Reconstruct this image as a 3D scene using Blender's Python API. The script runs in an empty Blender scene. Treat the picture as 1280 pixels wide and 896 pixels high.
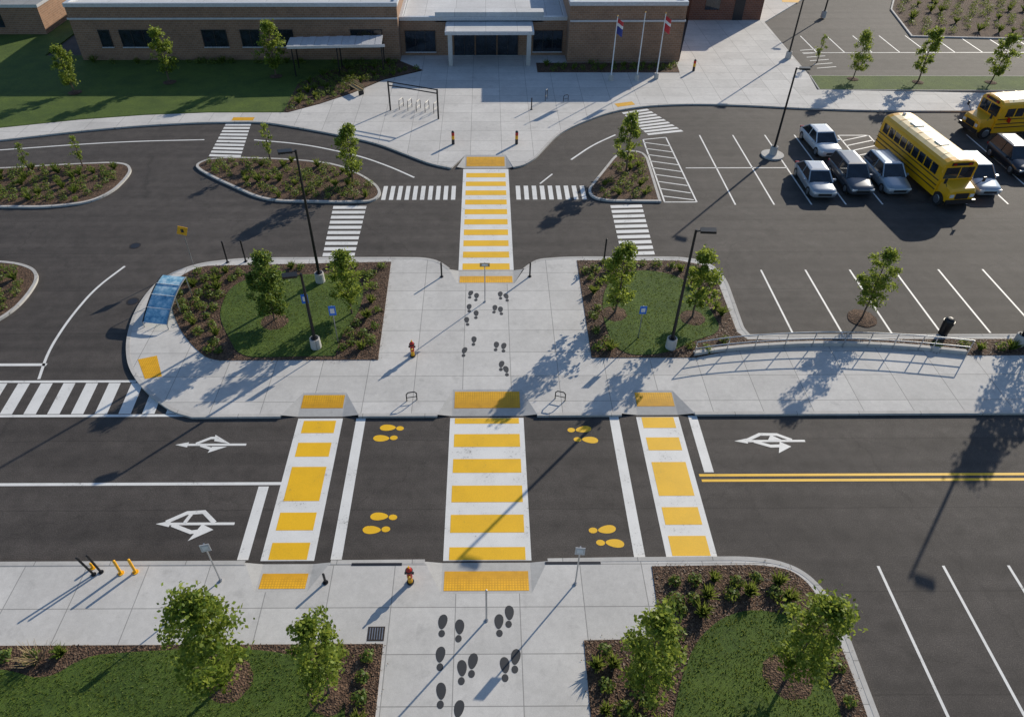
import bpy, math, random
from mathutils import Vector, Matrix, noise
R=random.Random(7)
sc=bpy.context.scene
COL=bpy.context.collection

# ------------------------------------------------------------------ materials
def newmat(name):
    m=bpy.data.materials.new(name); m.use_nodes=True; nt=m.node_tree; nt.nodes.clear()
    out=nt.nodes.new('ShaderNodeOutputMaterial'); b=nt.nodes.new('ShaderNodeBsdfPrincipled')
    nt.links.new(b.outputs[0],out.inputs[0])
    return m,nt,b,out
def N(nt,t,**k):
    n=nt.nodes.new(t)
    for a,v in k.items(): setattr(n,a,v)
    return n
def noise_tex(nt,scale,detail=4,rough=.6,vec=None):
    n=N(nt,'ShaderNodeTexNoise'); n.inputs['Scale'].default_value=scale; n.inputs['Detail'].default_value=detail; n.inputs['Roughness'].default_value=rough
    if vec is not None: nt.links.new(vec,n.inputs['Vector'])
    return n
def ramp(nt,src,stops):
    r=N(nt,'ShaderNodeValToRGB'); nt.links.new(src,r.inputs[0])
    e=r.color_ramp.elements
    while len(e)<len(stops): e.new(.5)
    for i,(p,c) in enumerate(stops):
        e[i].position=p; e[i].color=(c[0],c[1],c[2],1) if hasattr(c,'__len__') else (c,c,c,1)
    return r
def mix(nt,a,b,fac,mode='MIX'):
    m=N(nt,'ShaderNodeMix',data_type='RGBA',blend_type=mode)
    if hasattr(fac,'is_linked'): nt.links.new(fac,m.inputs[0])
    else: m.inputs[0].default_value=fac
    for s,i in ((a,6),(b,7)):
        if hasattr(s,'is_linked'): nt.links.new(s,m.inputs[i])
        else: m.inputs[i].default_value=(s[0],s[1],s[2],1)
    return m.outputs[2]
def bump(nt,b,src,strength,dist=.02):
    n=N(nt,'ShaderNodeBump'); n.inputs['Strength'].default_value=strength; n.inputs['Distance'].default_value=dist
    nt.links.new(src,n.inputs['Height']); nt.links.new(n.outputs[0],b.inputs['Normal'])
def pos(nt):
    return N(nt,'ShaderNodeNewGeometry').outputs['Position']
def math_n(nt,op,a,b=None,c=None):
    n=N(nt,'ShaderNodeMath',operation=op)
    for i,s in enumerate((a,b,c)):
        if s is None: continue
        if hasattr(s,'is_linked'): nt.links.new(s,n.inputs[i])
        else: n.inputs[i].default_value=s
    return n.outputs[0]

def simple(name,col,rough=.6,metal=0,var=.12,vscale=6,coat=0):
    m,nt,b,o=newmat(name)
    n=noise_tex(nt,vscale,4,.6,N(nt,'ShaderNodeTexCoord').outputs['Object'])
    d=[c*(1-var) for c in col]; l=[min(1,c*(1+var)) for c in col]
    r=ramp(nt,n.outputs[0],[(.3,d),(.7,l)])
    nt.links.new(r.outputs[0],b.inputs['Base Color'])
    b.inputs['Roughness'].default_value=rough; b.inputs['Metallic'].default_value=metal
    b.inputs['Coat Weight'].default_value=coat
    return m

def asphalt_mat():
    m,nt,b,o=newmat('asphalt'); p=pos(nt)
    n1=noise_tex(nt,.09,5,.6,p); n2=noise_tex(nt,1.3,6,.7,p); n3=noise_tex(nt,22,3,.85,p)
    r1=ramp(nt,n1.outputs[0],[(.3,(.054,.0465,.042)),(.7,(.080,.070,.063))])
    r2=ramp(nt,n2.outputs[0],[(.35,.82),(.65,1.16)])
    r3=ramp(nt,n3.outputs[0],[(.3,.50),(.52,1.0),(.70,1.9)])
    c=mix(nt,r1.outputs[0],r2.outputs[0],1,'MULTIPLY'); c=mix(nt,c,r3.outputs[0],1,'MULTIPLY')
    mp=N(nt,'ShaderNodeMapping'); nt.links.new(p,mp.inputs[0]); mp.inputs['Scale'].default_value=(.04,1.1,1)
    ns=noise_tex(nt,1.0,3,.5,mp.outputs[0])
    rs=ramp(nt,ns.outputs[0],[(.35,.82),(.65,1.16)])
    c=mix(nt,c,rs.outputs[0],.9,'MULTIPLY')
    s=N(nt,'ShaderNodeSeparateXYZ'); nt.links.new(p,s.inputs[0])
    wob=noise_tex(nt,.6,3,.6,p)
    yy=math_n(nt,'MULTIPLY_ADD',wob.outputs[0],.12,s.outputs[1])
    q=math_n(nt,'DIVIDE',math_n(nt,'ADD',yy,399.9),3.95); fr=math_n(nt,'FRACT',q)
    e=math_n(nt,'MINIMUM',fr,math_n(nt,'SUBTRACT',1.0,fr)); rj=ramp(nt,e,[(.004,.55),(.010,1.0)])
    c=mix(nt,c,rj.outputs[0],.6,'MULTIPLY')
    v=N(nt,'ShaderNodeTexVoronoi',feature='DISTANCE_TO_EDGE'); v.inputs['Scale'].default_value=.13
    nd=noise_tex(nt,.9,4,.6,p); va=N(nt,'ShaderNodeVectorMath',operation='MULTIPLY_ADD')
    nt.links.new(nd.outputs['Color'],va.inputs[0]); va.inputs[1].default_value=(1.6,1.6,0); nt.links.new(p,va.inputs[2]); nt.links.new(va.outputs[0],v.inputs['Vector'])
    rc=ramp(nt,v.outputs['Distance'],[(.0,.45),(.005,1.0)])
    c=mix(nt,c,rc.outputs[0],.45,'MULTIPLY')
    no=noise_tex(nt,.55,3,.5,p); ro=ramp(nt,no.outputs[0],[(.30,.72),(.42,1)])
    c=mix(nt,c,ro.outputs[0],.7,'MULTIPLY')
    nt.links.new(c,b.inputs['Base Color']); b.inputs['Roughness'].default_value=.82; b.inputs['Specular IOR Level'].default_value=.4
    bump(nt,b,n3.outputs[0],.6,.01)
    return m

def concrete_mat(name,base,gx=2.44,gy=1.83,ox=0,oy=0,joint=True,var=.08):
    m,nt,b,o=newmat(name); p=pos(nt)
    n1=noise_tex(nt,.35,5,.6,p); n2=noise_tex(nt,4,6,.7,p); n3=noise_tex(nt,40,2,.6,p)
    r1=ramp(nt,n1.outputs[0],[(.3,[c*.88 for c in base]),(.7,[c*1.07 for c in base])])
    r2=ramp(nt,n2.outputs[0],[(.3,.90),(.7,1.06)]); r3=ramp(nt,n3.outputs[0],[(.3,.88),(.7,1.07)])
    c=mix(nt,r1.outputs[0],r2.outputs[0],1,'MULTIPLY'); c=mix(nt,c,r3.outputs[0],1,'MULTIPLY')
    if joint:
        s=N(nt,'ShaderNodeSeparateXYZ'); nt.links.new(p,s.inputs[0])
        def ax(o_,g,off):
            q=math_n(nt,'DIVIDE',math_n(nt,'ADD',o_,off+1000*g),g)
            fl=math_n(nt,'FLOOR',q); fr=math_n(nt,'SUBTRACT',q,fl)
            e=math_n(nt,'MULTIPLY',math_n(nt,'MINIMUM',fr,math_n(nt,'SUBTRACT',1.0,fr)),g)
            return fl,e
        fx,ex=ax(s.outputs[0],gx,ox); fy,ey=ax(s.outputs[1],gy,oy)
        d=math_n(nt,'MINIMUM',ex,ey)
        rj=ramp(nt,d,[(.008,.45),(.022,1.0)])
        cx=N(nt,'ShaderNodeCombineXYZ'); nt.links.new(fx,cx.inputs[0]); nt.links.new(fy,cx.inputs[1])
        wn=N(nt,'ShaderNodeTexWhiteNoise',noise_dimensions='2D'); nt.links.new(cx.outputs[0],wn.inputs['Vector'])
        rw=ramp(nt,wn.outputs['Value'],[(0,1-var),(1,1+var*.6)])
        c=mix(nt,c,rw.outputs[0],1,'MULTIPLY'); c=mix(nt,c,rj.outputs[0],1,'MULTIPLY')
    ns=noise_tex(nt,1.1,4,.7,p); rs=ramp(nt,ns.outputs[0],[(.28,.74),(.42,1)])
    c=mix(nt,c,rs.outputs[0],.6,'MULTIPLY')
    nt.links.new(c,b.inputs['Base Color']); b.inputs['Roughness'].default_value=.85
    bump(nt,b,n2.outputs[0],.12,.01)
    return m

def paint_mat(name,col,wear=.32):
    m,nt,b,o=newmat(name); p=pos(nt)
    n=noise_tex(nt,7,6,.8,p); n2=noise_tex(nt,.8,3,.6,p); n3=noise_tex(nt,30,3,.7,p)
    a=math_n(nt,'MULTIPLY_ADD',n2.outputs[0],.5,n.outputs[0])
    r=ramp(nt,a,[(wear+.20,1),(wear+.33,0)])
    rr=ramp(nt,n3.outputs[0],[(.3,[c*.82 for c in col]),(.65,col)])
    r2=ramp(nt,n2.outputs[0],[(.3,.90),(.6,1.0)])
    cc=mix(nt,rr.outputs[0],r2.outputs[0],1,'MULTIPLY')
    c=mix(nt,cc,(.10,.09,.08),math_n(nt,'MULTIPLY',r.outputs[0],.75))
    nt.links.new(c,b.inputs['Base Color']); b.inputs['Roughness'].default_value=.6
    return m

def grass_mat(name,dark,light):
    m,nt,b,o=newmat(name); p=pos(nt)
    n1=noise_tex(nt,.5,5,.65,p); n2=noise_tex(nt,7,5,.7,p); n3=noise_tex(nt,40,2,.7,p)
    r=ramp(nt,n1.outputs[0],[(.3,dark),(.7,light)]); r2=ramp(nt,n2.outputs[0],[(.3,.65),(.7,1.3)]); r3=ramp(nt,n3.outputs[0],[(.3,.55),(.7,1.4)])
    c=mix(nt,r.outputs[0],r2.outputs[0],1,'MULTIPLY'); c=mix(nt,c,r3.outputs[0],1,'MULTIPLY')
    nt.links.new(c,b.inputs['Base Color']); b.inputs['Roughness'].default_value=.9
    bump(nt,b,n3.outputs[0],.7,.04)
    return m
def mulch_mat():
    m,nt,b,o=newmat('mulch'); p=pos(nt)
    v=N(nt,'ShaderNodeTexVoronoi'); v.inputs['Scale'].default_value=16; nt.links.new(p,v.inputs['Vector'])
    n1=noise_tex(nt,1.5,5,.7,p)
    r=ramp(nt,v.outputs['Color'],[(.1,(.040,.022,.013)),(.6,(.110,.062,.037)),(.95,(.20,.125,.078))])
    r2=ramp(nt,n1.outputs[0],[(.3,.7),(.7,1.25)])
    c=mix(nt,r.outputs[0],r2.outputs[0],1,'MULTIPLY')
    nt.links.new(c,b.inputs['Base Color']); b.inputs['Roughness'].default_value=.95
    bump(nt,b,v.outputs['Distance'],.8,.05)
    return m
def leaf_mat(name,stops,trans=.35):
    m,nt,b,o=newmat(name)
    g=N(nt,'ShaderNodeNewGeometry')
    r=ramp(nt,g.outputs['Random Per Island'],stops)
    nt.links.new(r.outputs[0],b.inputs['Base Color']); b.inputs['Roughness'].default_value=.55; b.inputs['Specular IOR Level'].default_value=.35
    if trans:
        t=N(nt,'ShaderNodeBsdfTranslucent'); c=mix(nt,r.outputs[0],(1.0,1.0,.25),.16)
        nt.links.new(c,t.inputs[0])
        ms=N(nt,'ShaderNodeMixShader'); ms.inputs[0].default_value=trans
        nt.links.new(b.outputs[0],ms.inputs[1]); nt.links.new(t.outputs[0],ms.inputs[2]); nt.links.new(ms.outputs[0],o.inputs[0])
    return m
def brick_mat(name,c1,c2,mortar):
    m,nt,b,o=newmat(name)
    tc=N(nt,'ShaderNodeTexCoord'); s=N(nt,'ShaderNodeSeparateXYZ'); nt.links.new(tc.outputs['Object'],s.inputs[0])
    cb=N(nt,'ShaderNodeCombineXYZ'); nt.links.new(math_n(nt,'ADD',s.outputs[0],s.outputs[1]),cb.inputs[0]); nt.links.new(s.outputs[2],cb.inputs[1])
    br=N(nt,'ShaderNodeTexBrick'); nt.links.new(cb.outputs[0],br.inputs['Vector'])
    br.inputs['Color1'].default_value=(*c1,1); br.inputs['Color2'].default_value=(*c2,1); br.inputs['Mortar'].default_value=(*mortar,1)
    br.inputs['Scale'].default_value=1; br.inputs['Brick Width'].default_value=.4; br.inputs['Row Height'].default_value=.2; br.inputs['Mortar Size'].default_value=.012
    n=noise_tex(nt,.6,5,.6,tc.outputs['Object']); r=ramp(nt,n.outputs[0],[(.3,.85),(.7,1.12)])
    c=mix(nt,br.outputs['Color'],r.outputs[0],1,'MULTIPLY')
    nt.links.new(c,b.inputs['Base Color']); b.inputs['Roughness'].default_value=.9
    return m
def glass_mat(name,col=(.015,.02,.028)):
    m,nt,b,o=newmat(name)
    n=noise_tex(nt,1.5,2,.5,N(nt,'ShaderNodeTexCoord').outputs['Object']); r=ramp(nt,n.outputs[0],[(.3,[c*.6 for c in col]),(.7,[c*1.6 for c in col])])
    nt.links.new(r.outputs[0],b.inputs['Base Color']); b.inputs['Roughness'].default_value=.06; b.inputs['Specular IOR Level'].default_value=.8
    return m

ASPH=asphalt_mat()
CONC=concrete_mat('concrete_paving',(.60,.58,.55),2.44,1.83,1.22,.5)
CONC2=concrete_mat('concrete_ramp',(.47,.46,.44),joint=False)
KERB=concrete_mat('kerb_concrete',(.52,.50,.47),3.0,3.0,0,0,True,.06)
WHITE=paint_mat('white_road_paint',(.82,.81,.78),.32)
YEL=paint_mat('yellow_road_paint',(.93,.53,.006),.28)
DARKP=paint_mat('dark_footprint_paint',(.035,.037,.042),.26)
GRASS=grass_mat('lawn_grass',(.045,.085,.008),(.090,.140,.014))
FIELD=grass_mat('field_grass',(.04,.07,.012),(.07,.10,.02))
MULCH=mulch_mat()
LEAF=leaf_mat('tree_leaves',[(0,(.060,.115,.010)),(.5,(.14,.215,.022)),(1,(.28,.34,.045))],.5)
LEAFD=leaf_mat('dense_leaves',[(0,(.030,.075,.012)),(.5,(.080,.155,.02)),(1,(.17,.24,.035))],.42)
SHRUB=leaf_mat('shrub_leaves',[(0,(.035,.075,.010)),(.5,(.09,.155,.020)),(1,(.20,.25,.04))],.42)
BLADE=leaf_mat('grass_blades',[(0,(.045,.090,.008)),(.6,(.09,.145,.015)),(1,(.17,.21,.035))],.4)
BARK=simple('bark',(.12,.085,.06),.9,0,.3,20)
CHIP=leaf_mat('mulch_chips',[(0,(.02,.011,.007)),(.6,(.10,.058,.036)),(1,(.26,.18,.12))],0)
BRICK=brick_mat('tan_brick',(.31,.175,.105),(.25,.14,.085),(.33,.27,.21))
BRICKR=brick_mat('red_brick',(.21,.085,.05),(.17,.07,.045),(.25,.2,.17))
ROOFW=concrete_mat('white_roof_membrane',(.62,.62,.62),3.0,6.0)
ROOFG=concrete_mat('grey_roof_membrane',(.28,.28,.28),3.0,6.0)
TRIM=simple('metal_trim',(.55,.56,.58),.4,.2)
DKTRIM=simple('dark_trim',(.03,.03,.035),.4,.3)
GLASS=glass_mat('window_glass')
POLE=simple('black_pole',(.018,.018,.02),.4,.3)
STEEL=simple('galvanised_steel',(.45,.46,.47),.35,.8)
RED=simple('red_paint',(.50,.02,.012),.4)
YPAINT=simple('yellow_enamel',(.85,.42,.01),.4)
BLUE=simple('blue_sign',(.02,.16,.62),.4)
BROWN=simple('tan_sign',(.38,.28,.14),.5)
WPAINT=simple('white_enamel',(.75,.75,.75),.35)
FLAGR=simple('flag_red',(.5,.03,.04),.7); FLAGB=simple('flag_blue',(.03,.05,.25),.7)
BUSY=simple('bus_yellow',(.88,.44,.008),.3,0,.05,1,.5)
BUSR=simple('bus_roof_cream',(.82,.62,.28),.35,0,.08,1.5,.4)
TYRE=simple('tyre_rubber',(.02,.02,.02),.85)
RIM=simple('wheel_rim',(.35,.36,.38),.3,.8)
LAMPW=simple('headlight_lens',(.7,.7,.7),.1)
TAIL=simple('taillight_lens',(.35,.01,.01),.2)
IRON=simple('cast_iron',(.05,.04,.035),.6,.5)
def tactile_mat():
    m,nt,b,o=newmat('tactile_yellow'); p=pos(nt)
    v=N(nt,'ShaderNodeTexVoronoi'); v.inputs['Scale'].default_value=9; v.inputs['Randomness'].default_value=0; nt.links.new(p,v.inputs['Vector'])
    r=ramp(nt,v.outputs['Distance'],[(.15,(.93,.50,.006)),(.5,(.66,.33,.006))])
    n=noise_tex(nt,3,4,.7,p); rn=ramp(nt,n.outputs[0],[(.3,.82),(.6,1)])
    c=mix(nt,r.outputs[0],rn.outputs[0],1,'MULTIPLY')
    nt.links.new(c,b.inputs['Base Color']); b.inputs['Roughness'].default_value=.6
    return m
TACT=tactile_mat()
def canopy_mat():
    m,nt,b,o=newmat('shelter_blue_panel'); tc=N(nt,'ShaderNodeTexCoord').outputs['Object']
    w=noise_tex(nt,2.2,5,.7,tc)
    r=ramp(nt,w.outputs[0],[(.35,(.10,.28,.45)),(.5,(.28,.52,.66)),(.62,(.6,.75,.82))])
    nt.links.new(r.outputs[0],b.inputs['Base Color']); b.inputs['Roughness'].default_value=.15
    return m
PANEL=canopy_mat()

# ------------------------------------------------------------------ mesh builder
class MB:
    def __init__(s): s.v=[];s.f=[];s.m=[];s.mats=[]
    def mi(s,mat):
        if mat not in s.mats: s.mats.append(mat)
        return s.mats.index(mat)
    def face(s,pts,mat):
        i=len(s.v); s.v+= [tuple(p) for p in pts]; s.f.append(tuple(range(i,i+len(pts)))); s.m.append(s.mi(mat))
    def prism(s,pts,z0,z1,mat,top=None):
        n=len(pts)
        a=sum(pts[i][0]*pts[(i+1)%n][1]-pts[(i+1)%n][0]*pts[i][1] for i in range(n))
        if a<0: pts=pts[::-1]
        i=len(s.v); s.v+=[(p[0],p[1],z0) for p in pts]+[(p[0],p[1],z1) for p in pts]
        mm=s.mi(mat)
        for k in range(n):
            s.f.append((i+k,i+(k+1)%n,i+n+(k+1)%n,i+n+k)); s.m.append(mm)
        s.f.append(tuple(range(i+n,i+2*n))); s.m.append(s.mi(top or mat))
    def box(s,c,d,mat,rot=0,M=None):
        x,y,z=c; a,b_,h=d[0]/2,d[1]/2,d[2]/2
        P=[Vector((sx*a,sy*b_,sz*h)) for sz in(-1,1) for sy in(-1,1) for sx in(-1,1)]
        if M is not None: P=[M@p for p in P]
        elif rot: 
            Rm=Matrix.Rotation(rot,3,'Z'); P=[Rm@p for p in P]
        i=len(s.v); s.v+=[(p.x+x,p.y+y,p.z+z) for p in P]
        for f in ((0,2,3,1),(4,5,7,6),(0,1,5,4),(2,6,7,3),(0,4,6,2),(1,3,7,5)):
            s.f.append(tuple(i+k for k in f)); s.m.append(s.mi(mat))
    def cyl(s,p0,p1,r0,r1,mat,n=10,caps=True):
        p0=Vector(p0);p1=Vector(p1); d=(p1-p0).normalized()
        u=d.orthogonal().normalized(); w=d.cross(u)
        i=len(s.v)
        for p,r in((p0,r0),(p1,r1)):
            for k in range(n):
                a=2*math.pi*k/n; q=p+u*(r*math.cos(a))+w*(r*math.sin(a)); s.v.append(tuple(q))
        mm=s.mi(mat)
        for k in range(n): s.f.append((i+k,i+(k+1)%n,i+n+(k+1)%n,i+n+k)); s.m.append(mm)
        if caps:
            s.f.append(tuple(i+k for k in range(n))[::-1]); s.m.append(mm); s.f.append(tuple(i+n+k for k in range(n))); s.m.append(mm)
    def dome(s,c,r,h,mat,n=10,k=3):
        prev=[(c[0]+r*math.cos(2*math.pi*j/n),c[1]+r*math.sin(2*math.pi*j/n),c[2]) for j in range(n)]
        for a in range(1,k+1):
            t=a/k*math.pi/2; rr=r*math.cos(t)+1e-4; z=c[2]+h*math.sin(t)
            cur=[(c[0]+rr*math.cos(2*math.pi*j/n),c[1]+rr*math.sin(2*math.pi*j/n),z) for j in range(n)]
            for j in range(n): s.face([prev[j],prev[(j+1)%n],cur[(j+1)%n],cur[j]],mat)
            prev=cur
    def loft(s,secs,mat,caps=True,top=None,topk=()):
        n=len(secs[0]); i=len(s.v)
        for q in secs: s.v+=[tuple(p) for p in q]
        mm=s.mi(mat)
        for a in range(len(secs)-1):
            for k in range(n):
                s.f.append((i+a*n+k,i+a*n+(k+1)%n,i+(a+1)*n+(k+1)%n,i+(a+1)*n+k)); s.m.append(s.mi(top) if k in topk else mm)
        if caps:
            s.f.append(tuple(i+k for k in range(n))[::-1]); s.m.append(mm)
            s.f.append(tuple(i+(len(secs)-1)*n+k for k in range(n))); s.m.append(mm)
    def mesh(s,name):
        me=bpy.data.meshes.new(name); me.from_pydata(s.v,[],s.f)
        for m in s.mats: me.materials.append(m)
        me.polygons.foreach_set('material_index',s.m); me.update()
        return me
    def obj(s,name,loc=(0,0,0),rz=0,parent=None,smooth=False,scale=None):
        me=s.mesh(name)
        if smooth: me.polygons.foreach_set('use_smooth',[True]*len(me.polygons))
        o=bpy.data.objects.new(name,me); COL.objects.link(o); o.location=loc; o.rotation_euler=(0,0,rz)
        if scale: o.scale=scale
        if parent: o.parent=parent
        return o
def empty(name,loc=(0,0,0),rz=0):
    e=bpy.data.objects.new(name,None); COL.objects.link(e); e.location=loc; e.rotation_euler=(0,0,rz); e.empty_display_size=.3; return e

def chaikin(pts,closed=True,it=3,thr=50):
    for _ in range(it):
        n=len(pts); out=[]
        for i in range(n):
            if not closed and i in(0,n-1): out.append(pts[i]); continue
            a,b,c=Vector(pts[i-1][:2]),Vector(pts[i][:2]),Vector(pts[(i+1)%n][:2])
            d1=(b-a); d2=(c-b)
            if d1.length<1e-4 or d2.length<1e-4: out.append(pts[i]); continue
            ang=math.degrees(d1.angle(d2))
            if ang<.5 or ang>thr: out.append(pts[i]); continue
            l=min(d1.length,d2.length)*.25
            p=b-d1.normalized()*l; q=b+d2.normalized()*l
            out+= [(p.x,p.y),(q.x,q.y)]
        pts=out
    return pts
def inside(p,poly):
    x,y=p; c=False; n=len(poly); j=n-1
    for i in range(n):
        xi,yi=poly[i];xj,yj=poly[j]
        if (yi>y)!=(yj>y) and x<(xj-xi)*(y-yi)/(yj-yi)+xi: c=not c
        j=i
    return c
def edgedist(p,poly):
    P=Vector(p); m=1e9; n=len(poly)
    for i in range(n):
        a=Vector(poly[i]);b=Vector(poly[(i+1)%n]); d=b-a; l=d.length_squared
        t=0 if l==0 else max(0,min(1,(P-a).dot(d)/l)); m=min(m,(P-a-d*t).length)
    return m
def strip(mb,path,w,z0,z1,mat,closed=False):
    P=[Vector(p) for p in path]; n=len(P); L=[];Rr=[]
    for i in range(n):
        a=P[i-1] if (i>0 or closed) else P[i]; c=P[(i+1)%n] if (i<n-1 or closed) else P[i]
        d1=(P[i]-a); d2=(c-P[i])
        if d1.length<1e-6: d1=d2
        if d2.length<1e-6: d2=d1
        d1=d1.normalized(); d2=d2.normalized(); t=(d1+d2)
        if t.length<1e-3: t=d1
        t.normalize(); nn=Vector((-t.y,t.x)); k=1/max(.5,abs(nn.dot(Vector((-d1.y,d1.x)))))
        L.append(P[i]+nn*w/2*k); Rr.append(P[i]-nn*w/2*k)
    rng=range(n if closed else n-1)
    for i in rng:
        j=(i+1)%n
        mb.face([(Rr[i].x,Rr[i].y,z1),(Rr[j].x,Rr[j].y,z1),(L[j].x,L[j].y,z1),(L[i].x,L[i].y,z1)],mat)
        if z1-z0>.02:
            mb.face([(L[i].x,L[i].y,z0),(L[i].x,L[i].y,z1),(L[j].x,L[j].y,z1),(L[j].x,L[j].y,z0)],mat)
            mb.face([(Rr[i].x,Rr[i].y,z0),(Rr[j].x,Rr[j].y,z0),(Rr[j].x,Rr[j].y,z1),(Rr[i].x,Rr[i].y,z1)],mat)

# ------------------------------------------------------------------ ground
mb=MB(); mb.face([(-1500,-1500,-.05),(1500,-1500,-.05),(1500,1500,-.05),(-1500,1500,-.05)],FIELD); mb.obj('ground')
mb=MB(); mb.face([(-90,-6,0),(100,-6,0),(100,100,0),(-90,100,0)],ASPH); mb.obj('asphalt_road')

def notch(x0,x1,yk,yb,fl,rev=False):
    l=[(x0-fl,yk),(x0,yb),(x1,yb),(x1+fl,yk)]
    return l[::-1] if rev else l
NL=(-9.15,-7.0,24.22,25.75,.8); NC=(-1.7,1.72,24.22,25.95,.7); NR=(7.3,9.25,24.25,25.85,.8)
left=[(-14.2,24.2),(-15.3,24.6),(-16.6,25.6),(-17.7,26.7),(-18.6,27.9),(-19.3,29.5),(-19.7,31.1),(-19.9,32.7),(-19.8,34.3),(-19.5,35.5),(-18.7,36.5),(-17.6,37.2),(-15.8,37.6),(-14.3,37.75),(-5.8,37.75),(-3.9,37.7),(-3.1,37.4),(-2.6,36.9),(-2.3,36.5)]
right=[(2.3,36.5),(2.6,36.9),(3.2,37.5),(4.6,37.7),(5.7,37.75),(12.1,37.7),(13.4,37.3),(14.1,36.4),(14.3,35.1),(14.1,30.7),(14.3,30.1),(80,29.9)]
leftS=chaikin(left,False); rightS=chaikin(right,False)
P1=leftS+[(-1.7,34.95),(1.62,34.95)]+rightS+[(80,24.3)]+notch(*NR,rev=True)+notch(*NC,rev=True)+notch(*NL,rev=True)
mb=MB(); mb.prism(P1,-.04,.12,CONC); mb.obj('pavement')
NL2=(-8.95,-6.95,16.1,14.8,.7); NC2=(-1.8,1.7,16.12,14.7,.7)
r2=chaikin([(5.2,16.18),(10.3,16.2),(11.5,16.05),(12.4,15.6),(12.95,14.7),(13.15,13.4),(13.1,11.3),(13.05,8),(13,-4)],False)
P2=[(-90,16.1)]+[(NL2[0]-.7,16.1),(NL2[0],NL2[3]),(NL2[1],NL2[3]),(NL2[1]+.7,16.1)]+[(NC2[0]-.7,16.12),(NC2[0],NC2[3]),(NC2[1],NC2[3]),(NC2[1]+.7,16.14)]+r2+[(-90,-4)]
mb=MB(); mb.prism(P2,-.04,.12,CONC); mb.obj('pavement')
low=chaikin([(-90,40),(-60,48.6),(-47,52.7),(-38.8,54.8),(-33.2,56.5),(-28.3,57.6),(-23.2,58.2),(-18.5,58.2),(-15.7,57.2),(-12.2,55.8),(-8.7,54.2),(-6,52),(-4.1,50.5),(-2.6,49.85)],False)
low2=chaikin([(2.0,49.95),(2.8,50.3),(3.7,51.4),(4.5,53.1),(5.7,55.6),(7.5,57.6),(10.4,60),(13.4,61.3),(17.7,61.8),(22.5,61.5),(27.1,60.8),(33.8,60.2),(46.2,60.1),(95,60)],False)
P3=low+[(-1.6,51.9),(1.5,51.9)]+low2+[(95,63.6),(48.2,63.8),(30,64.8),(30.5,68.6),(30.9,84.3),(38,93),(39,99),(22.6,99),(22.6,85),(18.9,71.9),(18.9,76),(-8.4,76),(-8.4,72),(-5.9,69.8),(-9.5,67.4),(-12,64.2),(-14.5,61.8),(-16.9,60),(-18.9,60),(-23.7,60),(-29,59.5),(-34,58.6),(-39.9,57),(-60,51),(-90,43)]
mb=MB(); mb.prism(P3,-.04,.12,CONC); mb.obj('plaza_pavement')

mk=MB()
def kerb(path): strip(mk,path,.19,-.03,.128,KERB)
kerb([(NL[0]-.8,24.22)]+leftS); kerb(rightS)
kerb([(NL[1]+.8,24.22),(NC[0]-.7,24.22)]); kerb([(NC[1]+.7,24.22),(NR[0]-.8,24.24)]); kerb([(NR[1]+.8,24.26),(80,24.3)])
kerb([(-90,16.1),(NL2[0]-.7,16.1)]); kerb([(NL2[1]+.7,16.1),(NC2[0]-.7,16.12)]); kerb([(NC2[1]+.7,16.14)]+r2)
kerb(low); kerb(low2)
mk.obj('kerb')
mr=MB()
def rampf(x0,x1,yk,yb,fl):
    mr.face([(x0,yk,.006),(x1,yk,.006),(x1,yb,.12),(x0,yb,.12)],CONC2)
    mr.face([(x0-fl,yk,.12),(x0,yk,.006),(x0,yb,.12)],CONC2); mr.face([(x1,yk,.006),(x1+fl,yk,.12),(x1,yb,.12)],CONC2)
for n_ in (NL,NC,NR,NL2,NC2,(-1.7,1.62,36.5,34.95,.6),(-1.6,1.5,49.9,51.9,.6)): rampf(*n_)
mr.obj('kerb_ramp')
mt=MB()
def pad(x0,x1,y0,y1,yk,yb):
    z=lambda y:.006+(.12-.006)*(y-yk)/(yb-yk)+.006
    mt.face([(x0,y0,z(y0)),(x1,y0,z(y0)),(x1,y1,z(y1)),(x0,y1,z(y1))],TACT)
pad(-9.1,-7.05,24.75,25.6,24.22,25.75); pad(-1.6,1.62,24.72,25.8,24.22,25.95); pad(7.35,9.2,24.8,25.7,24.25,25.85)
pad(-8.85,-7.05,14.95,15.65,16.1,14.8); pad(-1.7,1.6,14.82,15.72,16.12,14.7)
pad(-1.62,1.55,35.1,35.85,36.5,34.95); pad(-1.5,1.4,50.2,51.6,49.9,51.9)
mt.face([(-21.3,58.35,.126),(-19.5,58.35,.126),(-19.5,59.0,.126),(-21.3,59.0,.126)],TACT)
mt.face([(11.4,61.0,.126),(13.0,61.5,.126),(12.8,62.2,.126),(11.2,61.7,.126)],TACT)
mt.face([(-18.3,28.3,.126),(-17.4,28.6,.126),(-16.6,27.0,.126),(-17.4,26.8,.126)],TACT)
mt.face([(35.5,93,.126),(37.6,92.6,.126),(37,91.6,.126),(35.2,91.8,.126)],TACT)
mt.obj('tactile_paving')

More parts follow.
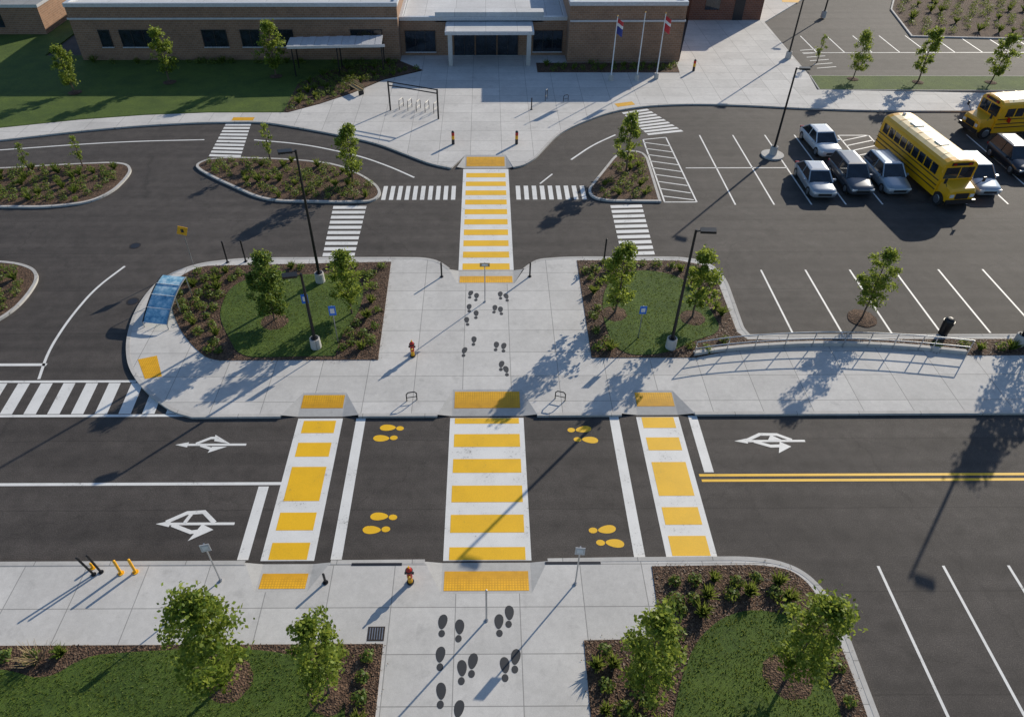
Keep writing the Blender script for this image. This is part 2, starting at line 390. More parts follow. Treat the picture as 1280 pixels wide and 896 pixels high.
# beds ---------------------------------------------------------------
B1=chaikin([(-17.5,36.9),(-5.9,37.3),(-5.7,28.2),(-14.5,28.2),(-15.6,29.2),(-16.7,30.5),(-17.6,32),(-18.3,33.5),(-18.7,35),(-18.3,36.1)],True,2,60)
G1=chaikin([(-15.2,34.2),(-14.7,35.3),(-12.9,35.8),(-10.1,36),(-8.1,35.8),(-7.2,34.6),(-7.2,32.3),(-7.9,30.2),(-8.0,28.5),(-13,28.4),(-14.1,30.2),(-15.1,32)],True,3,80)
B2=[(5.6,37.4),(11.9,37.35),(13.2,36.9),(13.8,35.7),(13.7,30.4),(14.1,29.75),(80,29.6),(80,28.4),(25.6,28.4),(21,29.2),(17,29.4),(13.5,29.0),(11,28.3),(5.5,28.3)]
G2=chaikin([(7.6,35.7),(9.4,36.4),(11.7,35.7),(12.6,33.3),(12.9,30.4),(11.3,29.7),(9.3,28.5),(7,28.5),(6.5,30.8),(6.7,33.7)],True,3,80)
B3=[(-60,12.7),(-3.8,12.7),(-3.75,-3),(-60,-3)]
G3=chaikin([(-60,11.9),(-17.3,11.9),(-15.4,11.4),(-14.4,12.3),(-11.9,12.5),(-8.1,12.5),(-6.6,12.2),(-5,11.3),(-4.7,9.5),(-4.7,-2.5),(-60,-2.5)],True,2,80)
B4=chaikin([(6.5,15.85),(10.8,15.9),(12,15.65),(12.5,15),(12.75,13.7),(12.8,11.6),(12.7,8),(12.7,-3),(3.5,-3),(3.45,10),(3.5,12.8),(6.35,12.85)],True,2,50)
G4=chaikin([(8.8,13.7),(10,14),(11.4,13.7),(11.7,12.8),(11.9,11),(11.8,8),(11.8,-2),(5.4,-2),(6,9.5),(6.7,11.3),(7.6,12.8)],True,2,80)
BL=[(-17.3,60.1),(-16.9,60.1),(-14.5,61.9),(-12,64.3),(-9.6,67.5),(-6.1,69.9),(-8.6,72.5),(-13.7,71.2),(-17.3,66.5)]
BR=[(4.9,69.2),(18.4,69.1),(18.6,71.7),(4.9,71.7)]
I1=chaikin([(-60,48),(-36.2,49.9),(-31.8,50.5),(-28.3,50.8),(-27.1,50.5),(-26.5,49.6),(-26.4,48.4),(-26.6,46.4),(-27.6,44.9),(-30.2,44.2),(-33.6,44.3),(-60,43)],True,3,80)
I2=chaikin([(-21.9,50.4),(-21.3,51.3),(-19.5,51.6),(-15.1,51.3),(-11.3,50.5),(-8.9,48.4),(-7.8,46.9),(-7.5,45.8),(-8,44.9),(-9.9,44.8),(-14.7,45),(-16.2,45.6),(-19.8,48.3),(-21.3,49.6)],True,2,80)
I3=chaikin([(9.9,51.6),(10.8,52.6),(12,52.4),(12.3,51.5),(12.1,44.8),(8.5,44.9),(7.5,45.3),(7.3,46.4),(8,47.8)],True,2,80)
I4=chaikin([(-60,37.5),(-30.1,37.5),(-28.7,37.2),(-27.6,36.6),(-27,35.7),(-26.8,34.3),(-26.9,32.6),(-28,30.6),(-30.2,29.6),(-60,29.6)],True,3,80)
GI=[(30.3,64.9),(95,63.8),(95,67.4),(30.6,68.2)]
LAWN=[(-90,43.2),(-60,51.1),(-39.9,57.1),(-34,58.7),(-29,59.6),(-23.7,60.1),(-17.3,60.1),(-17.3,66.5),(-13.7,71.2),(-8.6,72.5),(-8.6,74),(-44,74),(-44,99),(-90,99)]
UR=[(45.2,79.6),(62,78.3),(95,78),(95,95),(50,95),(47,89)]

mi=MB()
for isl in (I1,I2,I3,I4): 
    mi.prism(isl,-.03,.06,KERB); strip(mi,isl,.19,-.03,.13,KERB,True)
c=[(22.1+.85*math.cos(a*math.pi/12),51.9+.85*math.sin(a*math.pi/12)) for a in range(24)]
mi.prism(c,-.03,.13,KERB)
for q in (GI,UR): strip(mi,q,.18,-.03,.13,KERB,True)
mi.obj('kerb')
def mound(name,poly,z,mat,base=.1):
    import bmesh
    bm=bmesh.new()
    vs=[bm.verts.new((p[0],p[1],z)) for p in poly]
    f=bm.faces.new(vs); bm.normal_update()
    if f.normal.z<0: f.normal_flip()
    me=bpy.data.meshes.new(name); 
    n=len(vs); lo=[bm.verts.new((p[0],p[1],base)) for p in poly]
    for i in range(n): bm.faces.new((vs[i],vs[(i+1)%n],lo[(i+1)%n],lo[i]))
    bmesh.ops.recalc_face_normals(bm,faces=bm.faces)
    bm.to_mesh(me); bm.free()
    if sum(p.normal.z*p.area for p in me.polygons)<0: me.flip_normals()
    me.materials.append(mat); o=bpy.data.objects.new(name,me); COL.objects.link(o); return o
for b_ in (B1,B2,B3,B4,BL,BR): mound('mulch_bed',b_,.145,MULCH)
for b_ in (I1,I2,I3,I4,UR): mound('mulch_bed',b_,.118,MULCH,base=.0)
for g in (G1,G2,G3,G4): mound('lawn',g,.17,GRASS)
mound('lawn',LAWN,.14,GRASS,base=-.03); mound('lawn',GI,.14,GRASS,base=0)

# ------------------------------------------------------------------ road markings
def rect(mb,x0,x1,y0,y1,z,mat): mb.face([(x0,y0,z),(x1,y0,z),(x1,y1,z),(x0,y1,z)],mat)
m1=MB()
rect(m1,-1.78,1.76,16.22,24.1,.004,WHITE)
for i in range(6):
    y0=[16.25,17.55,19.1,20.72,22.25,23.72][i]; y1=[16.85,18.45,20.0,21.52,23.05,24.08][i]
    rect(m1,-1.55,1.53,y0,y1,.008,YEL)
rect(m1,-1.72,1.66,36.55,49.8,.004,WHITE)
for i in range(10):
    y=36.6+i*1.32; rect(m1,-1.48,1.42,y,y+.68,.008,YEL)
m1.obj('zebra_crossing')
m1=MB()
rect(m1,-9.1,-6.95,16.25,24.1,.004,WHITE)
for a,b_ in ((16.3,17.1),(17.7,18.6),(19.2,21.1),(21.7,22.55),(23.15,23.95)): rect(m1,-8.8,-7.25,a,b_,.008,YEL)
m1.obj('zebra_crossing')
m1=MB()
rect(m1,7.2,9.25,16.35,24.12,.004,WHITE)
for a,b_ in ((16.4,17.35),(17.9,18.8),(19.4,21.3),(22.0,22.8),(23.4,24.1)): rect(m1,7.45,9.0,a,b_,.008,YEL)
m1.obj('zebra_crossing')
def ladder(name,A,B,C,D,n,fr):
    m=MB(); A,B,C,D=[Vector(p) for p in(A,B,C,D)]
    for i in range(n):
        t0=(i+.2)/n; t1=t0+fr/n
        q=[A.lerp(D,t0),B.lerp(C,t0),B.lerp(C,t1),A.lerp(D,t1)]
        m.face([(p.x,p.y,.004) for p in q][::-1],WHITE)
    m.obj(name)
ladder('zebra_crossing',(-21.7,58.1),(-19.6,58.1),(-18.9,51.7),(-21.4,51.9),10,.6)
ladder('zebra_crossing',(11.6,60.2),(13.9,61.0),(16.2,56.2),(13.2,55.5),9,.6)
ladder('zebra_crossing',(-10.6,44.5),(-8.3,44.5),(-8.3,38),(-10.3,38),10,.6)
ladder('zebra_crossing',(8.6,44.5),(10.8,44.6),(10.6,38.1),(8.5,38),10,.6)
ladder('zebra_crossing',(-7.5,47.2),(-7.5,45.2),(-2.05,45.2),(-2.05,47.2),10,.55)
ladder('zebra_crossing',(2.0,47.2),(2.0,45.2),(7.2,45.2),(7.2,47.2),9,.55)
m1=MB()
rect(m1,-80,-17.85,26.68,26.84,.004,WHITE); rect(m1,-80,-14.5,24.26,24.42,.004,WHITE)
x=-79
while x<-15.4:
    m1.face([(x+.15,24.46,.004),(x+.75,24.46,.004),(x+.6,26.64,.004),(x,26.64,.004)],WHITE); x+=1.15
m1.obj('zebra_crossing')
m1=MB()
for x0,x1,y0,y1 in ((-6.3,-5.85,16.3,24.1),(-10.05,-9.6,16.3,20.0),(5.9,6.35,16.35,24.15),(9.72,10.15,20.7,24.2)): rect(m1,x0,x1,y0,y1,.004,WHITE)
rect(m1,-60,-23.0,27.95,28.15,.004,WHITE)
m1.obj('stop_line')
m1=MB()
rect(m1,-80,-9.1,20.08,20.24,.004,WHITE)
strip(m1,chaikin([(-22.3,37.1),(-23.2,34.8),(-23.5,31.8),(-23.4,29.1),(-22.9,26.95)],False),.15,0,.004,WHITE)
strip(m1,chaikin([(-60,49.8),(-37.9,53.2),(-32.1,54.2),(-27.9,54.7),(-22.6,54.95)],False),.15,0,.004,WHITE)
strip(m1,chaikin([(-18.6,54.9),(-14.4,54.1),(-9.7,52),(-7.1,50.1),(-5.3,48.5)],False),.15,0,.004,WHITE)
strip(m1,chaikin([(10.5,55.7),(8.4,53.8),(6.5,51.3)],False),.15,0,.004,WHITE)
strip(m1,[(3.9,47.5),(4.9,49.0)],.12,0,.004,WHITE)
m1.obj('lane_line')
m1=MB(); rect(m1,9.45,80,20.46,20.60,.004,YEL); rect(m1,9.5,80,20.16,20.30,.004,YEL); m1.obj('double_yellow_line')
m1=MB()
def ln(x0,y0,x1,y1,w=.11): strip(m1,[(x0,y0),(x1,y1)],w,0,.004,WHITE)
for x in (17.3,20.0,22.6,25.0,27.55,33.4,36.3,39.0,42,44.8): ln(x,44.4,x,55.6)
ln(15,49.9,22.6,49.9); ln(25.0,50.0,28.4,50.0)
for x in (28.5,31.0): ln(x,50.8,x,55.5)
ln(28.5,55.5,31,55.5); ln(28.5,50.8,31,50.8)
for i in range(5): ln(28.5,50.9+i*.9,31,51.9+i*.9)
for i in range(12): x=16.8+i*2.72; ln(x,30.4,x,36.5)
for i in range(14): x=15.55+i*2.6; ln(x,6,x,15.9)
for i in range(10): x=33.5+i*2.8; ln(x,74.8,x,80)
for i in range(6): ln(32,70.5+i*1.0,34.0,70.9+i*1.0)
ln(32,74.8,62,74.8)
for a,b_ in (((12.6,54.8),(14.5,55.2)),((14.5,55.2),(14.7,44.8)),((14.7,44.8),(12.4,44.8)),((12.45,44.8),(12.6,54.8))): ln(*a,*b_)
for i in range(9): y=45.3+i*1.08; ln(12.5,y+.35,14.55,y-.3 if i else y-.2)
m1.obj('parking_bay_lines')

def arrow(name,cx,cy,kind):
    m=MB()
    strip(m,[(cx-1.1,cy),(cx+1.6,cy)],.13,0,.005,WHITE)
    m.face([(cx-1.7,cy,.006),(cx-1.1,cy-.16,.006),(cx-1.1,cy+.16,.006)],WHITE)
    if kind==1:
        strip(m,[(cx-.75,cy+.06),(cx-.15,cy+.42),(cx+.2,cy+.42)],.15,0,.007,WHITE)
        m.face([(cx+.85,cy+.05,.008),(cx+.0,cy+.62,.008),(cx+.05,cy+.22,.008)],WHITE)
        m.face([(cx+.75,cy-.12,.009),(cx+.05,cy-.12,.009),(cx-.05,cy-.5,.009)],WHITE)
        strip(m,[(cx-.5,cy-.05),(cx+.1,cy-.28)],.15,0,.010,WHITE)
    elif kind==2:
        strip(m,[(cx-1.3,cy+.08),(cx-.55,cy+.55),(cx+.15,cy+.6),(cx+.75,cy+.05)],.19,0,.007,WHITE)
        strip(m,[(cx-1.0,cy-.05),(cx-.1,cy-.42),(cx+.35,cy-.35)],.18,0,.008,WHITE)
        m.face([(cx-.1,cy-.85,.009),(cx+.8,cy-.3,.009),(cx+.25,cy-.02,.009)],WHITE)
        strip(m,[(cx-.35,cy+.5),(cx-.5,cy+.05)],.16,0,.010,WHITE)
    else:
        strip(m,[(cx-1.1,cy+.05),(cx-.4,cy+.42),(cx+.4,cy+.40),(cx+1.0,cy+.05)],.17,0,.007,WHITE)
        strip(m,[(cx-.8,cy-.02),(cx-.1,cy-.32),(cx+.5,cy-.30)],.18,0,.008,WHITE)
        m.face([(cx+.15,cy-.75,.009),(cx+.85,cy-.35,.009),(cx+.4,cy-.05,.009)],WHITE)
        m.face([(cx-.15,cy+.0,.010),(cx+.55,cy+.05,.010),(cx+.1,cy+.38,.010)],WHITE)
    m.obj(name)
arrow('lane_arrow',-12.8,22.45,1); arrow('lane_arrow',-12.2,18.05,2); arrow('lane_arrow',13.25,22.55,3)

def foot(m,x,y,ang,L,W,z,mat,side=1):
    ca,sa=math.cos(ang),math.sin(ang)
    def tr(p): return (x+p[0]*ca-p[1]*sa, y+p[0]*sa+p[1]*ca, z)
    sole=[]; n=18
    for i in range(n):
        a=2*math.pi*i/n; lx=.17*L+math.cos(a)*.33*L; ly=math.sin(a)*.5*W*(1+.18*math.cos(a))+side*.06*W*math.cos(a)
        sole.append(tr((lx,ly)))
    heel=[tr((-.34*L+math.cos(2*math.pi*i/12)*.16*L, math.sin(2*math.pi*i/12)*.36*W)) for i in range(12)]
    m.face(sole,mat); m.face(heel,mat)
m1=MB()
for i,(x,y) in enumerate([(-1.68,13.4),(-1.05,13.2),(.42,13.4),(.80,13.75),(-1.7,12.15),(-.92,11.65),(-.55,11.9),(.6,11.75),(.98,12.05),(-1.62,10.85),(-1.0,10.25),(.55,9.0),(.95,9.2),(-1.7,9.0)]):
    foot(m1,x,y,math.pi/2+R.uniform(-.1,.1),.90,.34,.125,DARKP,1 if i%2 else -1)
for i,(x,y) in enumerate([(-.95,33.9),(-.6,33.65),(.8,33.8),(1.15,33.6),(-1.0,32.6),(-.6,32.0),(-1.1,31.4),(.45,32.5),(.8,32.35),(-.7,29.7),(-1.2,28.8),(.5,29.25),(.9,29.15),(1.0,27.3),(.75,27.7)]):
    foot(m1,x,y,math.pi/2+R.uniform(-.15,.15),.80,.28,.125,DARKP,1 if i%2 else -1)
m1.obj('painted_footprints')
m1=MB()
for cx,cy,s in ((-4.65,23.15,-1),(-4.5,18.05,-1),(4.5,23.0,1),(4.9,17.35,1)):
    foot(m1,cx-.12*s,cy+.32,.08*s+(0 if s>0 else math.pi),1.15,.40,.005,YEL,1); foot(m1,cx+.12*s,cy-.33,-.05*s+(0 if s>0 else math.pi),1.15,.40,.005,YEL,-1)
m1.obj('painted_footprints')

# ------------------------------------------------------------------ vegetation
def tree_mesh(name,h,r,seed,leaf=.12,nclump=60,per=55,base=.24,mat=LEAF,tr=.065):
    rr=random.Random(seed); mb=MB()
    pts=[]; k=7; ox=oy=0
    for i in range(k+1):
        t=i/k; pts.append(Vector((ox,oy,t*h*.9))); ox+=rr.uniform(-.05,.05)*h/6; oy+=rr.uniform(-.05,.05)*h/6
    for i in range(k): mb.cyl(pts[i],pts[i+1],tr*(1-.85*i/k),tr*(1-.85*(i+1)/k),BARK,7,False)
    def trunk(z):
        t=max(0,min(.999,z/(h*.9)))*k; i=int(t); return pts[i].lerp(pts[i+1],t-i)
    clumps=[]
    l0=rr.uniform(0,6.28); l1=rr.uniform(0,6.28)
    for i in range(nclump):
        t=rr.random()**.9; z=h*(base+(1-base)*t)
        env=r*(math.sin(math.pi*min(1,(t*.84+.15)))**.75)
        a=rr.uniform(0,2*math.pi)
        lob=.82+.24*math.sin(a*2+l0+t*4)+.18*math.sin(a*3+l1-t*7)
        q=env*lob*math.sqrt(rr.uniform(.12,1.1))
        c=trunk(z)+Vector((q*math.cos(a),q*math.sin(a),rr.uniform(-.1,.1)))
        clumps.append(c)
        if i%2==0:
            st=trunk(max(h*base*.8,z-q*.9-.15)); mid=st.lerp(c,.5)+Vector((0,0,-.05*q))
            mb.cyl(st,mid,tr*.32,tr*.2,BARK,4,False); mb.cyl(mid,c,tr*.2,tr*.07,BARK,4,False)
    for c in clumps:
        sg=r*rr.uniform(.09,.17)
        for j in range(int(per*rr.uniform(.5,1.3))):
            p=c+Vector((rr.gauss(0,sg),rr.gauss(0,sg),rr.gauss(0,sg*.85)))
            if p.z<h*base*.8: continue
            nrm=Vector((rr.gauss(0,.7),rr.gauss(0,.7),rr.gauss(.5,.6))).normalized()
            u=nrm.orthogonal().normalized(); u.rotate(Matrix.Rotation(rr.uniform(0,6.28),3,nrm)); w=nrm.cross(u)
            s=leaf*rr.uniform(.6,1.25)
            mb.face([p-u*s*.6,p+w*s*.35-u*s*.05,p+u*s*.6,p-w*s*.35-u*s*.05],mat)
    return mb.mesh(name)
TM={'a':(tree_mesh('tree_a',5.6,1.25,11,.145,74,72,.22),5.6),'b':(tree_mesh('tree_b',5.6,1.08,12,.145,60,72,.24),5.6),'c':(tree_mesh('tree_c',5.6,1.25,13,.145,72,72,.2),5.6),
    'd':(tree_mesh('tree_d',5.0,1.2,14,.16,90,80,.16,LEAFD),5.0),'e':(tree_mesh('tree_e',4.5,.98,15,.16,58,62,.2),4.5),'f':(tree_mesh('tree_f',3,.55,16,.12,26,30,.25),3),
    'g':(tree_mesh('tree_g',4.5,.92,17,.16,46,62,.22),4.5)}
mring=MB()
def tree(v,x,y,h,ring=0,z=.14,wid=1.0):
    me,h0=TM[v]; o=bpy.data.objects.new('deciduous_tree',me); COL.objects.link(o)
    s=h/h0; o.location=(x,y,z-.02); o.scale=(s*wid,s*wid,s); o.rotation_euler=(0,0,R.uniform(0,6.28))
    if ring:
        n=22; c=[(x+ring*(1+R.uniform(-.06,.06))*math.cos(2*math.pi*i/n),y+ring*(1+R.uniform(-.06,.06))*math.sin(2*math.pi*i/n)) for i in range(n)]
        for i in range(n):
            a=c[i];b_=c[(i+1)%n]; mring.face([(a[0],a[1],z+.03),(b_[0],b_[1],z+.03),(x,y,z+.14)],MULCH)
for a in [('a',-9.0,11.4,5.5,.8,.14,1.1),('b',-5.45,10.9,5.0,.75,.14,1.0),('b',5.25,10.9,5.3,.8,.14,1.05),('c',10.5,11.45,5.3,.85,.14,.98),
          ('d',-11.8,31.4,4.6,.75),('e',-7.6,32.1,4.2,0),('e',7.2,32.0,4.7,.7),('g',11.5,31.6,4.7,.7),('b',21.1,31.7,4.8,.8,.0),
          ('a',31.4,31.8,7.0,.8,0),('e',-9.7,47.6,4.4,0),('g',10.4,49.3,4.6,0),('f',-34,49.5,2.3,0),('f',-30.3,50.2,2.5,0),('f',-16.4,51.0,3.1,0),
          ('e',-36.9,64.4,4.3,.6),('g',-29.2,66.8,5.1,.6),('e',-19.7,68.2,5.2,.6),('a',34.2,67.3,4.5,.5),('g',39.9,66.5,5.0,.5),('e',46.6,66.4,4.5,.5),('a',53,66.2,4.6,.5),
          ('f',32.5,72.0,2.8,0,0),('a',-46,62,5,.6)]:
    tree(*a)
mring.obj('mulch_ring')

def scatter(poly,spacing,edge,holes=(),hd=.25,jit=.22,bounds=None):
    xs=[p[0] for p in poly];ys=[p[1] for p in poly]; out=[]
    x0,x1,y0,y1=min(xs),max(xs),min(ys),max(ys)
    if bounds: x0=max(x0,bounds[0]);x1=min(x1,bounds[1]);y0=max(y0,bounds[2]);y1=min(y1,bounds[3])
    y=y0; row=0
    while y<y1:
        x=x0+(spacing/2 if row%2 else 0)
        while x<x1:
            p=(x+R.uniform(-1,1)*spacing*jit,y+R.uniform(-1,1)*spacing*jit)
            if inside(p,poly) and edgedist(p,poly)>edge and all((not inside(p,h)) and edgedist(p,h)>hd for h in holes): out.append(p)
            x+=spacing
        y+=spacing*.87; row+=1
    return out
def shrubs(pts,z,rmin=.26,rmax=.40,n=90):
    mb=MB()
    for (x,y) in pts:
        if R.random()<.05: continue
        r=R.uniform(rmin,rmax); kind=R.random()
        if kind<.75:
            for j in range(int(n*(r/.33)**1.5)):
                a=R.uniform(0,6.28); t=math.acos(R.random()); rad=r*R.uniform(.45,1.05)
                p=Vector((x+rad*math.sin(t)*math.cos(a),y+rad*math.sin(t)*math.sin(a),z+rad*math.cos(t)*1.15+.04))
                nrm=Vector((math.sin(t)*math.cos(a)+R.gauss(0,.5),math.sin(t)*math.sin(a)+R.gauss(0,.5),math.cos(t)+R.gauss(.2,.5))).normalized()
                u=nrm.orthogonal().normalized(); u.rotate(Matrix.Rotation(R.uniform(0,6.28),3,nrm)); w=nrm.cross(u); s=R.uniform(.07,.14)
                mb.face([p-u*s*.6,p+w*s*.42,p+u*s*.6,p-w*s*.42],SHRUB)
        else:
            for j in range(n//2+14):
                a=R.uniform(0,6.28); l=r*R.uniform(1.1,1.8); lean=R.uniform(.1,.8)
                d=Vector((math.cos(a)*lean,math.sin(a)*lean,1)).normalized()*l; b0=Vector((x+R.gauss(0,.04),y+R.gauss(0,.04),z)); sd=Vector((-math.sin(a),math.cos(a),0))*.03
                m_=b0+d*.6; tip=b0+d+Vector((math.cos(a),math.sin(a),-.6))*l*.2*lean
                mb.face([b0-sd,b0+sd,m_+sd,tip,m_-sd],SHRUB)
    mb.obj('shrub_planting')
shrubs(scatter(B1,.82,.35,[G1],.22),.14)
shrubs(scatter(B2,.82,.32,[G2],.22,bounds=(5,34,28,38)),.14)
shrubs(scatter(B4,.78,.35,[G4],.28,bounds=(3,13,7,16)),.14,.24,.37,120)
shrubs([(-18.2+i*.9+R.uniform(-.2,.2),12.3+R.uniform(-.15,.1)) for i in range(4)]+[(-4.3+R.uniform(-.1,.1),12.2-i*.75) for i in range(6)]+[(-5.3,12.35),(-6.1,12.45)],.14,.24,.34,110)
for I in (I1,I2,I3,I4): shrubs(scatter(I,.86,.4,bounds=(-42,40,20,60)),.12,.26,.42,60)
shrubs(scatter(BL,.95,.3),.14,.3,.5,60); shrubs(scatter(BR,.95,.3),.14,.3,.45,60); shrubs(scatter(UR,1.6,.5),.14,.3,.6,50)
shrubs([(-3.5+R.uniform(-35,-6),71.9+R.uniform(-.3,.2)) for i in range(36)],.14,.3,.5,60)
m=MB()
for j in range(46):
    a=R.uniform(0,6.28); ln_=R.uniform(.5,1.1); l_=R.uniform(.3,1.3); d=Vector((math.cos(a)*l_,math.sin(a)*l_,1)).normalized()*ln_
    m.cyl((0,0,0),d*.55,.012,.008,BARK,4,False); m.cyl(d*.55,d+Vector((R.gauss(0,.12),R.gauss(0,.12),.0)),.008,.004,BROWN,4,False)
m.obj('bare_shrub',(-16.0,12.1,.15))
mb=MB()
for poly,hole,bd in ((B1,G1,None),(B2,G2,(5,34,28,38)),(B3,G3,(-22,-3,8,13)),(B4,G4,(3,13,8,16))):
    xs=[p[0] for p in poly];ys=[p[1] for p in poly]; b_=bd or (min(xs),max(xs),min(ys),max(ys))
    for i in range(int((b_[1]-b_[0])*(b_[3]-b_[2])*70)):
        p=(R.uniform(b_[0],b_[1]),R.uniform(b_[2],b_[3]))
        if not inside(p,poly) or inside(p,hole): continue
        a=R.uniform(0,6.28); l=R.uniform(.02,.055); w=R.uniform(.008,.02); z=.15+R.uniform(0,.03); tz=R.uniform(-.012,.012)
        ca,sa=math.cos(a),math.sin(a)
        mb.face([(p[0]-ca*l-sa*w,p[1]-sa*l+ca*w,z-tz),(p[0]-ca*l+sa*w,p[1]-sa*l-ca*w,z-tz),(p[0]+ca*l+sa*w,p[1]+sa*l-ca*w,z+tz),(p[0]+ca*l-sa*w,p[1]+sa*l+ca*w,z+tz+.01)],CHIP)
for poly in (B1,B2,B3,B4):
    n=len(poly)
    for i in range(n):
        a=Vector(poly[i]);b_=Vector(poly[(i+1)%n]); L=(b_-a).length
        if L>25: continue
        for k in range(int(L*9)):
            q=a.lerp(b_,R.random())+Vector((R.gauss(0,.12),R.gauss(0,.12))); an=R.uniform(0,6.28); l=R.uniform(.015,.04); w=R.uniform(.006,.014); ca,sa=math.cos(an),math.sin(an)
            mb.face([(q.x-ca*l-sa*w,q.y-sa*l+ca*w,.149),(q.x-ca*l+sa*w,q.y-sa*l-ca*w,.149),(q.x+ca*l+sa*w,q.y+sa*l-ca*w,.153),(q.x+ca*l-sa*w,q.y+sa*l+ca*w,.153)],CHIP)
mb.obj('mulch_chips')
mb=MB()
for poly,bd,den in ((G1,None,130),(G2,None,130),(G3,(-20,-4,8.5,12.6),240),(G4,(5,12,8.5,14.2),240)):
    xs=[p[0] for p in poly];ys=[p[1] for p in poly]; b_=bd or (min(xs),max(xs),min(ys),max(ys))
    for i in range(int((b_[1]-b_[0])*(b_[3]-b_[2])*den)):
        p=(R.uniform(b_[0]-.05,b_[1]+.05),R.uniform(b_[2]-.05,b_[3]+.05))
        if not inside(p,poly): continue
        if noise.noise(Vector((p[0]*1.2,p[1]*1.2,0)))<-.35 and R.random()<.6: continue
        a=R.uniform(0,6.28); h=R.uniform(.025,.07); w=R.uniform(.012,.03); dx,dy=R.gauss(0,.03),R.gauss(0,.03)
        mb.face([(p[0]-math.cos(a)*w,p[1]-math.sin(a)*w,.168),(p[0]+math.cos(a)*w,p[1]+math.sin(a)*w,.168),(p[0]+dx,p[1]+dy,.17+h)],BLADE)
mb.obj('grass')

# ------------------------------------------------------------------ street furniture
def lamp(x,y,h,dx,dy=0,arm=.55):
    e=empty('street_lamp',(x,y,.1),math.atan2(dy,dx))
    m=MB(); m.cyl((0,0,0),(0,0,.68),.29,.27,KERB,16); m.cyl((0,0,.68),(0,0,.72),.2,.2,POLE,12); m.obj('concrete_base',parent=e,smooth=False)
    m=MB(); m.cyl((0,0,.7),(0,0,h),.09,.06,POLE,10); m.obj('pole',parent=e)
    m=MB(); m.cyl((0,0,h-.12),(arm*.5,0,h-.02),.035,.035,POLE,6)
    M=Matrix.Rotation(-.08,3,'Y'); m.box((arm,0,h),(.72,.38,.12),POLE,M=M); m.box((arm+.05,0,h-.07),(.45,.28,.03),LAMPW,M=M); m.obj('lamp_head',parent=e)
lamp(-9.9,35.2,8.4,-1,-.4); lamp(-9.1,29.2,4.8,-1,-.3); lamp(9.8,29.1,7.3,1,-.2); lamp(22.1,51.9,6.6,1,-.3); lamp(29.9,72.9,6.6,1); lamp(28.5,29.3,7.9,1,-.3); lamp(38,86,6,1)
def sign(name,x,y,h,w,ph,mat,rz=0,z=.12):
    e=empty(name,(x,y,z),rz)
    m=MB(); m.cyl((0,0,0),(0,0,h),.03,.03,STEEL,8); m.cyl((0,0,0),(0,0,.05),.07,.07,STEEL,8); m.obj('post',parent=e)
    if w:
        m=MB(); m.box((0,-.045,h-ph/2),(w,.02,ph),mat); m.box((0,-.058,h-ph/2),(w*.6,.006,ph*.5),WPAINT if mat!=WPAINT else DKTRIM); m.obj('plate',parent=e)
sign('traffic_sign',-10.4,15.3,2.5,.34,.42,TRIM,.25); sign('traffic_sign',3.4,15.1,2.5,.36,.44,TRIM,-.1)
sign('information_sign',-.1,33.2,2.7,.55,.24,BROWN)
sign('accessible_parking_sign',-8.0,29.6,2.5,.36,.6,BLUE,.1); sign('accessible_parking_sign',-9.7,30.9,2.3,.36,.6,BLUE,.1); sign('accessible_parking_sign',8.2,29.9,2.2,.36,.5,BLUE)
e=empty('warning_sign',(-18.1,37.2,.12),.15); m=MB(); m.cyl((0,0,0),(0,0,2.5),.03,.03,STEEL,8); m.obj('post',parent=e)
m=MB(); m.box((0,-.045,2.35),(.55,.02,.55),YPAINT,M=Matrix.Rotation(math.radians(20),3,'Y')); m.box((0,-.06,2.35),(.16,.006,.22),DKTRIM); m.obj('plate',parent=e)
def post(name,x,y,h,r,mat,z=.12,lean=0):
    m=MB(); m.cyl((0,0,0),(lean,0,h),r,r,mat,10); m.cyl((0,0,0),(0,0,.03),r*2.2,r*2.2,mat,10); m.dome((lean,0,h),r,r*.6,mat); m.obj(name,(x,y,z))
post('signal_post',-.05,13.6,2.1,.035,STEEL)
for x,y,h in ((-2.7,35.7,1.0),(2.6,35.7,1.0),(-16,37.3,1.5),(-14.9,37.4,1.5),(7.3,37.5,1.5),(-6.3,15.2,.6),(3.9,60.5,1.0)): post('bollard',x,y,h,.05,POLE)
for x,y in ((-14.4,15.65),(-13.85,15.7)): post('yellow_bollard',x,y,.85,.055,YPAINT)
post('bollard',-15.45,15.6,1.15,.045,POLE,lean=-.25); post('bollard',-15.2,15.7,1.15,.045,POLE,lean=-.15); post('yellow_bollard',-15.6,15.9,.3,.05,YPAINT)
def hydrant(x,y):
    m=MB(); m.cyl((0,0,0),(0,0,.06),.14,.14,DKTRIM,12); m.cyl((0,0,.06),(0,0,.34),.09,.09,YPAINT,12); m.cyl((0,0,.34),(0,0,.70),.105,.105,RED,12)
    m.cyl((0,0,.70),(0,0,.75),.14,.14,DKTRIM,12); m.dome((0,0,.75),.11,.14,RED,12); m.cyl((0,0,.88),(0,0,.96),.035,.035,YPAINT,8)
    m.cyl((-.17,0,.58),(.17,0,.58),.05,.05,DKTRIM,10); m.cyl((0,-.16,.52),(0,0,.52),.06,.06,YPAINT,10); m.obj('fire_hydrant',(x,y,.12),scale=(1.05,1.05,1.12))
for p in ((-3.9,28.5),(-3.0,15.2)): hydrant(*p)
def bband(x,y):
    m=MB(); m.cyl((0,0,0),(0,0,.35),.10,.10,DKTRIM,12); m.cyl((0,0,.35),(0,0,.6),.10,.10,YPAINT,12); m.cyl((0,0,.6),(0,0,.8),.10,.10,RED,12); m.dome((0,0,.8),.10,.12,DKTRIM,12); m.obj('safety_bollard',(x,y,.12),scale=(1.2,1.2,1.2))
for p in ((2.4,53.8),(-2.6,53.8),(19.8,69.5)): bband(*p)
